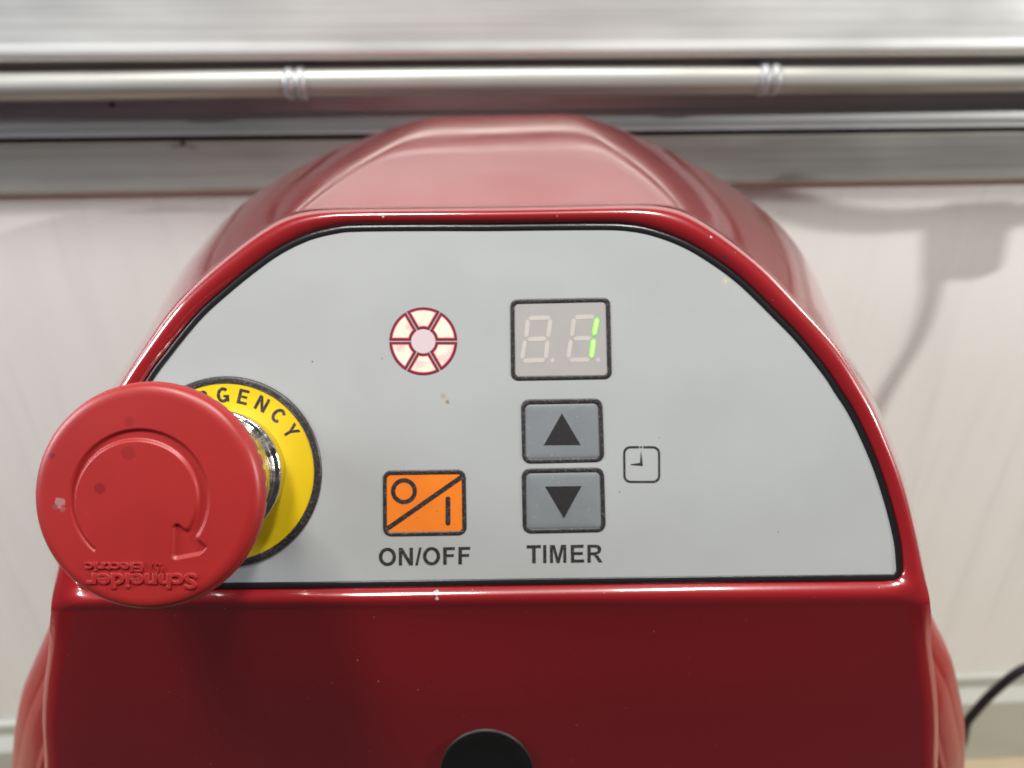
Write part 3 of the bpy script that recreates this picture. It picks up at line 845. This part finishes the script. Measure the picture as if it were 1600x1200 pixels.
# mushroom cap with the sunken turn arrow
WC = 38.0 * mm
M_CAP = M_B @ Matrix.Translation((0, 0, WC))
AX, AY = capxy(226.5, 777)
tri = [Vector(capxy(*p)) for p in ((285, 823), (283, 863), (324, 855))]
def sd_poly(p, v):
    d = (p - v[0]).length_squared; s = 1.0; n = len(v); j = n - 1
    for i in range(n):
        e = v[j] - v[i]; w = p - v[i]
        b = w - e * max(0, min(1, w.dot(e) / e.dot(e)))
        d = min(d, b.length_squared)
        c = (p.y >= v[i].y, p.y < v[j].y, e.x * w.y > e.y * w.x)
        if all(c) or not any(c): s = -s
        j = i
    return s * math.sqrt(d)
A_TAIL, A_HEAD = 229.0, -40.0
def arrow_sd(x, y):
    p = Vector((x, y))
    dx, dy = x - AX, y - AY
    r = math.hypot(dx, dy); a = math.degrees(math.atan2(dy, dx))
    if a < A_HEAD - 30: a += 360
    t = (A_TAIL - a) / (A_TAIL - A_HEAD)
    ro = 12.5 * mm
    wd = (0.55 + 1.75 * smoothstep(0.0, 0.62, t)) * mm
    rc = ro - wd / 2
    da = 0
    if t < 0 or t > 1: da = min(abs(a - A_TAIL), abs(a - A_HEAD)) * math.pi / 180 * rc
    d1 = math.hypot(max(abs(r - rc) - wd / 2, 0), da) if da else abs(r - rc) - wd / 2
    d2 = sd_poly(p, tri) - 0.85 * mm
    k = 0.7 * mm
    h = max(k - abs(d1 - d2), 0) / k
    return min(d1, d2) - h * h * k * 0.25
NR, NT = 150, 420
RF = 18.2 * mm
def cap_h(x, y):
    r = math.hypot(x, y)
    z = -0.35 * mm * (r / RF) ** 2
    # inner disc very slightly domed
    if r < 14.2 * mm:
        z += -0.50 * mm * (1 - smoothstep(-0.58 * mm, 0.20 * mm, arrow_sd(x, y)))
    return z
bm = bmesh.new()
rows = []
for i in range(1, NR + 1):
    r = RF * i / NR
    rows.append([(r * math.cos(2 * math.pi * k / NT), r * math.sin(2 * math.pi * k / NT), cap_h(r * math.cos(2 * math.pi * k / NT), r * math.sin(2 * math.pi * k / NT))) for k in range(NT)])
def notch(th):
    q = (th * 40 / (2 * math.pi)) % 1.0
    return smoothstep(0.30, 0.42, q) * (1 - smoothstep(0.58, 0.70, q))
for r, w, nk in ((18.7, -0.40, 0), (19.4, -0.55, 0), (19.9, -0.86, 0), (20.3, -1.35, 0), (20.55, -2.0, 0), (20.65, -2.8, 0.0), (20.6, -3.6, 0.1), (20.45, -4.4, 0.6), (20.2, -5.4, 1), (19.8, -6.6, 1), (19.4, -7.8, 1), (19.0, -8.4, 1), (18.2, -8.6, 0.5), (12, -8.2, 0), (8.4, -8.0, 0)):
    rows.append([((r - 0.55 * nk * notch(2 * math.pi * k / NT)) * mm * math.cos(2 * math.pi * k / NT), (r - 0.55 * nk * notch(2 * math.pi * k / NT)) * mm * math.sin(2 * math.pi * k / NT), w * mm) for k in range(NT)])
vv = grid(bm, rows, True)
c = bm.verts.new((0, 0, 0))
for k in range(NT): bm.faces.new((c, vv[0][k], vv[0][(k + 1) % NT]))
cap = mesh('stop_button_cap', bm, plastic, machine, M_CAP, True)
cap['label'] = 'red mushroom stop button with sunken turn arrow'

def text_mesh(body, width, height, cx, cy, z, name, bold):
    """raised lettering turned upside down on the cap"""
    cu = bpy.data.curves.new(name, 'FONT'); cu.body = body; cu.size = 1.0; cu.offset = bold; cu.resolution_u = 4
    cu.extrude = 0.06; cu.bevel_depth = 0.02; cu.bevel_resolution = 1
    ob = bpy.data.objects.new(name, cu); sc.collection.objects.link(ob)
    bpy.context.view_layer.update()
    me = bpy.data.meshes.new_from_object(ob.evaluated_get(bpy.context.evaluated_depsgraph_get()))
    bpy.data.objects.remove(ob); bpy.data.curves.remove(cu)
    xs = [v.co.x for v in me.vertices]; ys = [v.co.y for v in me.vertices]
    x0, x1, y0, y1 = min(xs), max(xs), min(ys), max(ys)
    for v in me.vertices:
        x = -((v.co.x - x0) / (x1 - x0) - 0.5) * width + cx
        y = -((v.co.y - y0) / (y1 - y0) - 0.5) * height + cy
        zz = -0.35 * mm * (math.hypot(x, y) / RF) ** 2
        v.co = (x, y, zz + z + v.co.z * 0.0030)
    return link(name, me, plastic, cap, M_CAP)
x_, y_ = capxy(229, 904)
text_mesh('Schneider', 20.0 * mm, 2.9 * mm, x_, y_, 0.00003, 'cap_lettering', 0.018)
x_, y_ = capxy(188, 882)
text_mesh('Electric', 10.4 * mm, 1.75 * mm, x_, y_, 0.00003, 'cap_lettering', 0.012)
# emblem: a slanted letter-like swirl
bm = bmesh.new()
ex, ey = capxy(254, 884)
z0 = -0.35 * mm * (math.hypot(ex, ey) / RF) ** 2
def swirl(pts, t):
    for a, b in zip(pts, pts[1:]): prism(bm, stroke(a, b, t), z0 - 0.0001, z0 + 0.00022)
s_ = mm
cv = catmull([(ex + dx * s_, ey + dy * s_) for dx, dy in ((0.75, 0.55), (0.25, 0.85), (-0.35, 0.6), (-0.1, 0.05), (0.25, -0.45), (-0.25, -0.85), (-0.85, -0.55))], 5)
swirl(cv, 0.36 * s_)
swirl(catmull([(ex + dx * s_, ey + dy * s_) for dx, dy in ((0.95, 0.25), (1.0, -0.4), (0.6, -0.9))], 5), 0.22 * s_)
swirl(catmull([(ex + dx * s_, ey + dy * s_) for dx, dy in ((-0.95, -0.2), (-1.0, 0.4), (-0.6, 0.9))], 5), 0.22 * s_)
mesh('cap_emblem', bm, plastic, cap, M_CAP)

# ------------------------------------------------------------------ black cord from behind the machine
cp = [at_Y(1380, 1290, 0.285), at_Y(1450, 1200, 0.285), at_Y(1515, 1122, 0.285), at_Y(1556, 1078, 0.285), at_Y(1608, 1042, 0.285), at_Y(1690, 1030, 0.285), at_Y(1790, 1070, 0.28), at_Y(1860, 1170, 0.27)]
last_p = cp[-1]
cp += [Vector((last_p.x + 0.03, last_p.y, 0.05)), Vector((last_p.x + 0.06, last_p.y - 0.01, 0.0034)), Vector((last_p.x + 0.16, last_p.y - 0.02, 0.0032))]
cp = [Vector((0.09, 0.290, 0.10)), Vector((0.13, 0.290, 0.10))] + cp[1:]
bm = bmesh.new(); tube(bm, catmull([tuple(p) for p in cp], 10), 0.0026, 16)
tag(mesh('power_cord', bm, rubber, None, None, True), 'black power cord curving up from behind the red machine', 'cord')

# ------------------------------------------------------------------ plug adapter on its cable, right of the picture: its shadow falls on the wall
def off_wall(px, py, d):
    S = at_Y(px, py, YW + math.tan(DELTA) * (px - 800) / F * 0.36)
    nrm = Vector((math.sin(DELTA), -math.cos(DELTA), 0))
    dirn = (LAMP_R - S)
    return S + dirn * (d / dirn.dot(nrm))
whitep = Mat('white_plug_plastic', (0.62, 0.61, 0.58), 0.4)
whitep.bump(whitep.noise(300, 2), 0.1, 0.0003); whitep = whitep.m
hang = empty('hanging_adapter', off_wall(1510, 310, 0.095))
tag(hang, 'pale plug adapter on a cable whose shadow falls on the wall right of the machine', 'adapter')
bm = bmesh.new()
q = [off_wall(*p, 0.095) for p in ((1448, 330), (1550, 325), (1536, 437), (1450, 440))]
back = Vector((0.003, 0.006, 0))
va = [bm.verts.new(p) for p in q]; vb = [bm.verts.new(p + back) for p in q]
bm.faces.new(va); bm.faces.new(vb[::-1])
for i in range(4): bm.faces.new((va[i], va[(i + 1) % 4], vb[(i + 1) % 4], vb[i]))
bmesh.ops.bevel(bm, geom=bm.edges[:], offset=0.0012, segments=2, affect='EDGES')
o = mesh('adapter_body', bm, whitep, hang, None)
def hang_tube(name, pts, r):
    bm = bmesh.new(); tube(bm, catmull([tuple(p) for p in pts], 8), r, 12)
    mesh(name, bm, rubber, hang, None, True)
hang_tube('cord', [off_wall(*p, 0.095) for p in ((1475, 430), (1470, 470), (1450, 530), (1410, 600), (1380, 660), (1340, 760))], 0.0022)
hang_tube('cable', [off_wall(*p, 0.095) for p in ((1170, 300), (1230, 318), (1300, 337), (1380, 344), (1460, 340), (1560, 335), (1680, 330), (1850, 330))], 0.0042)
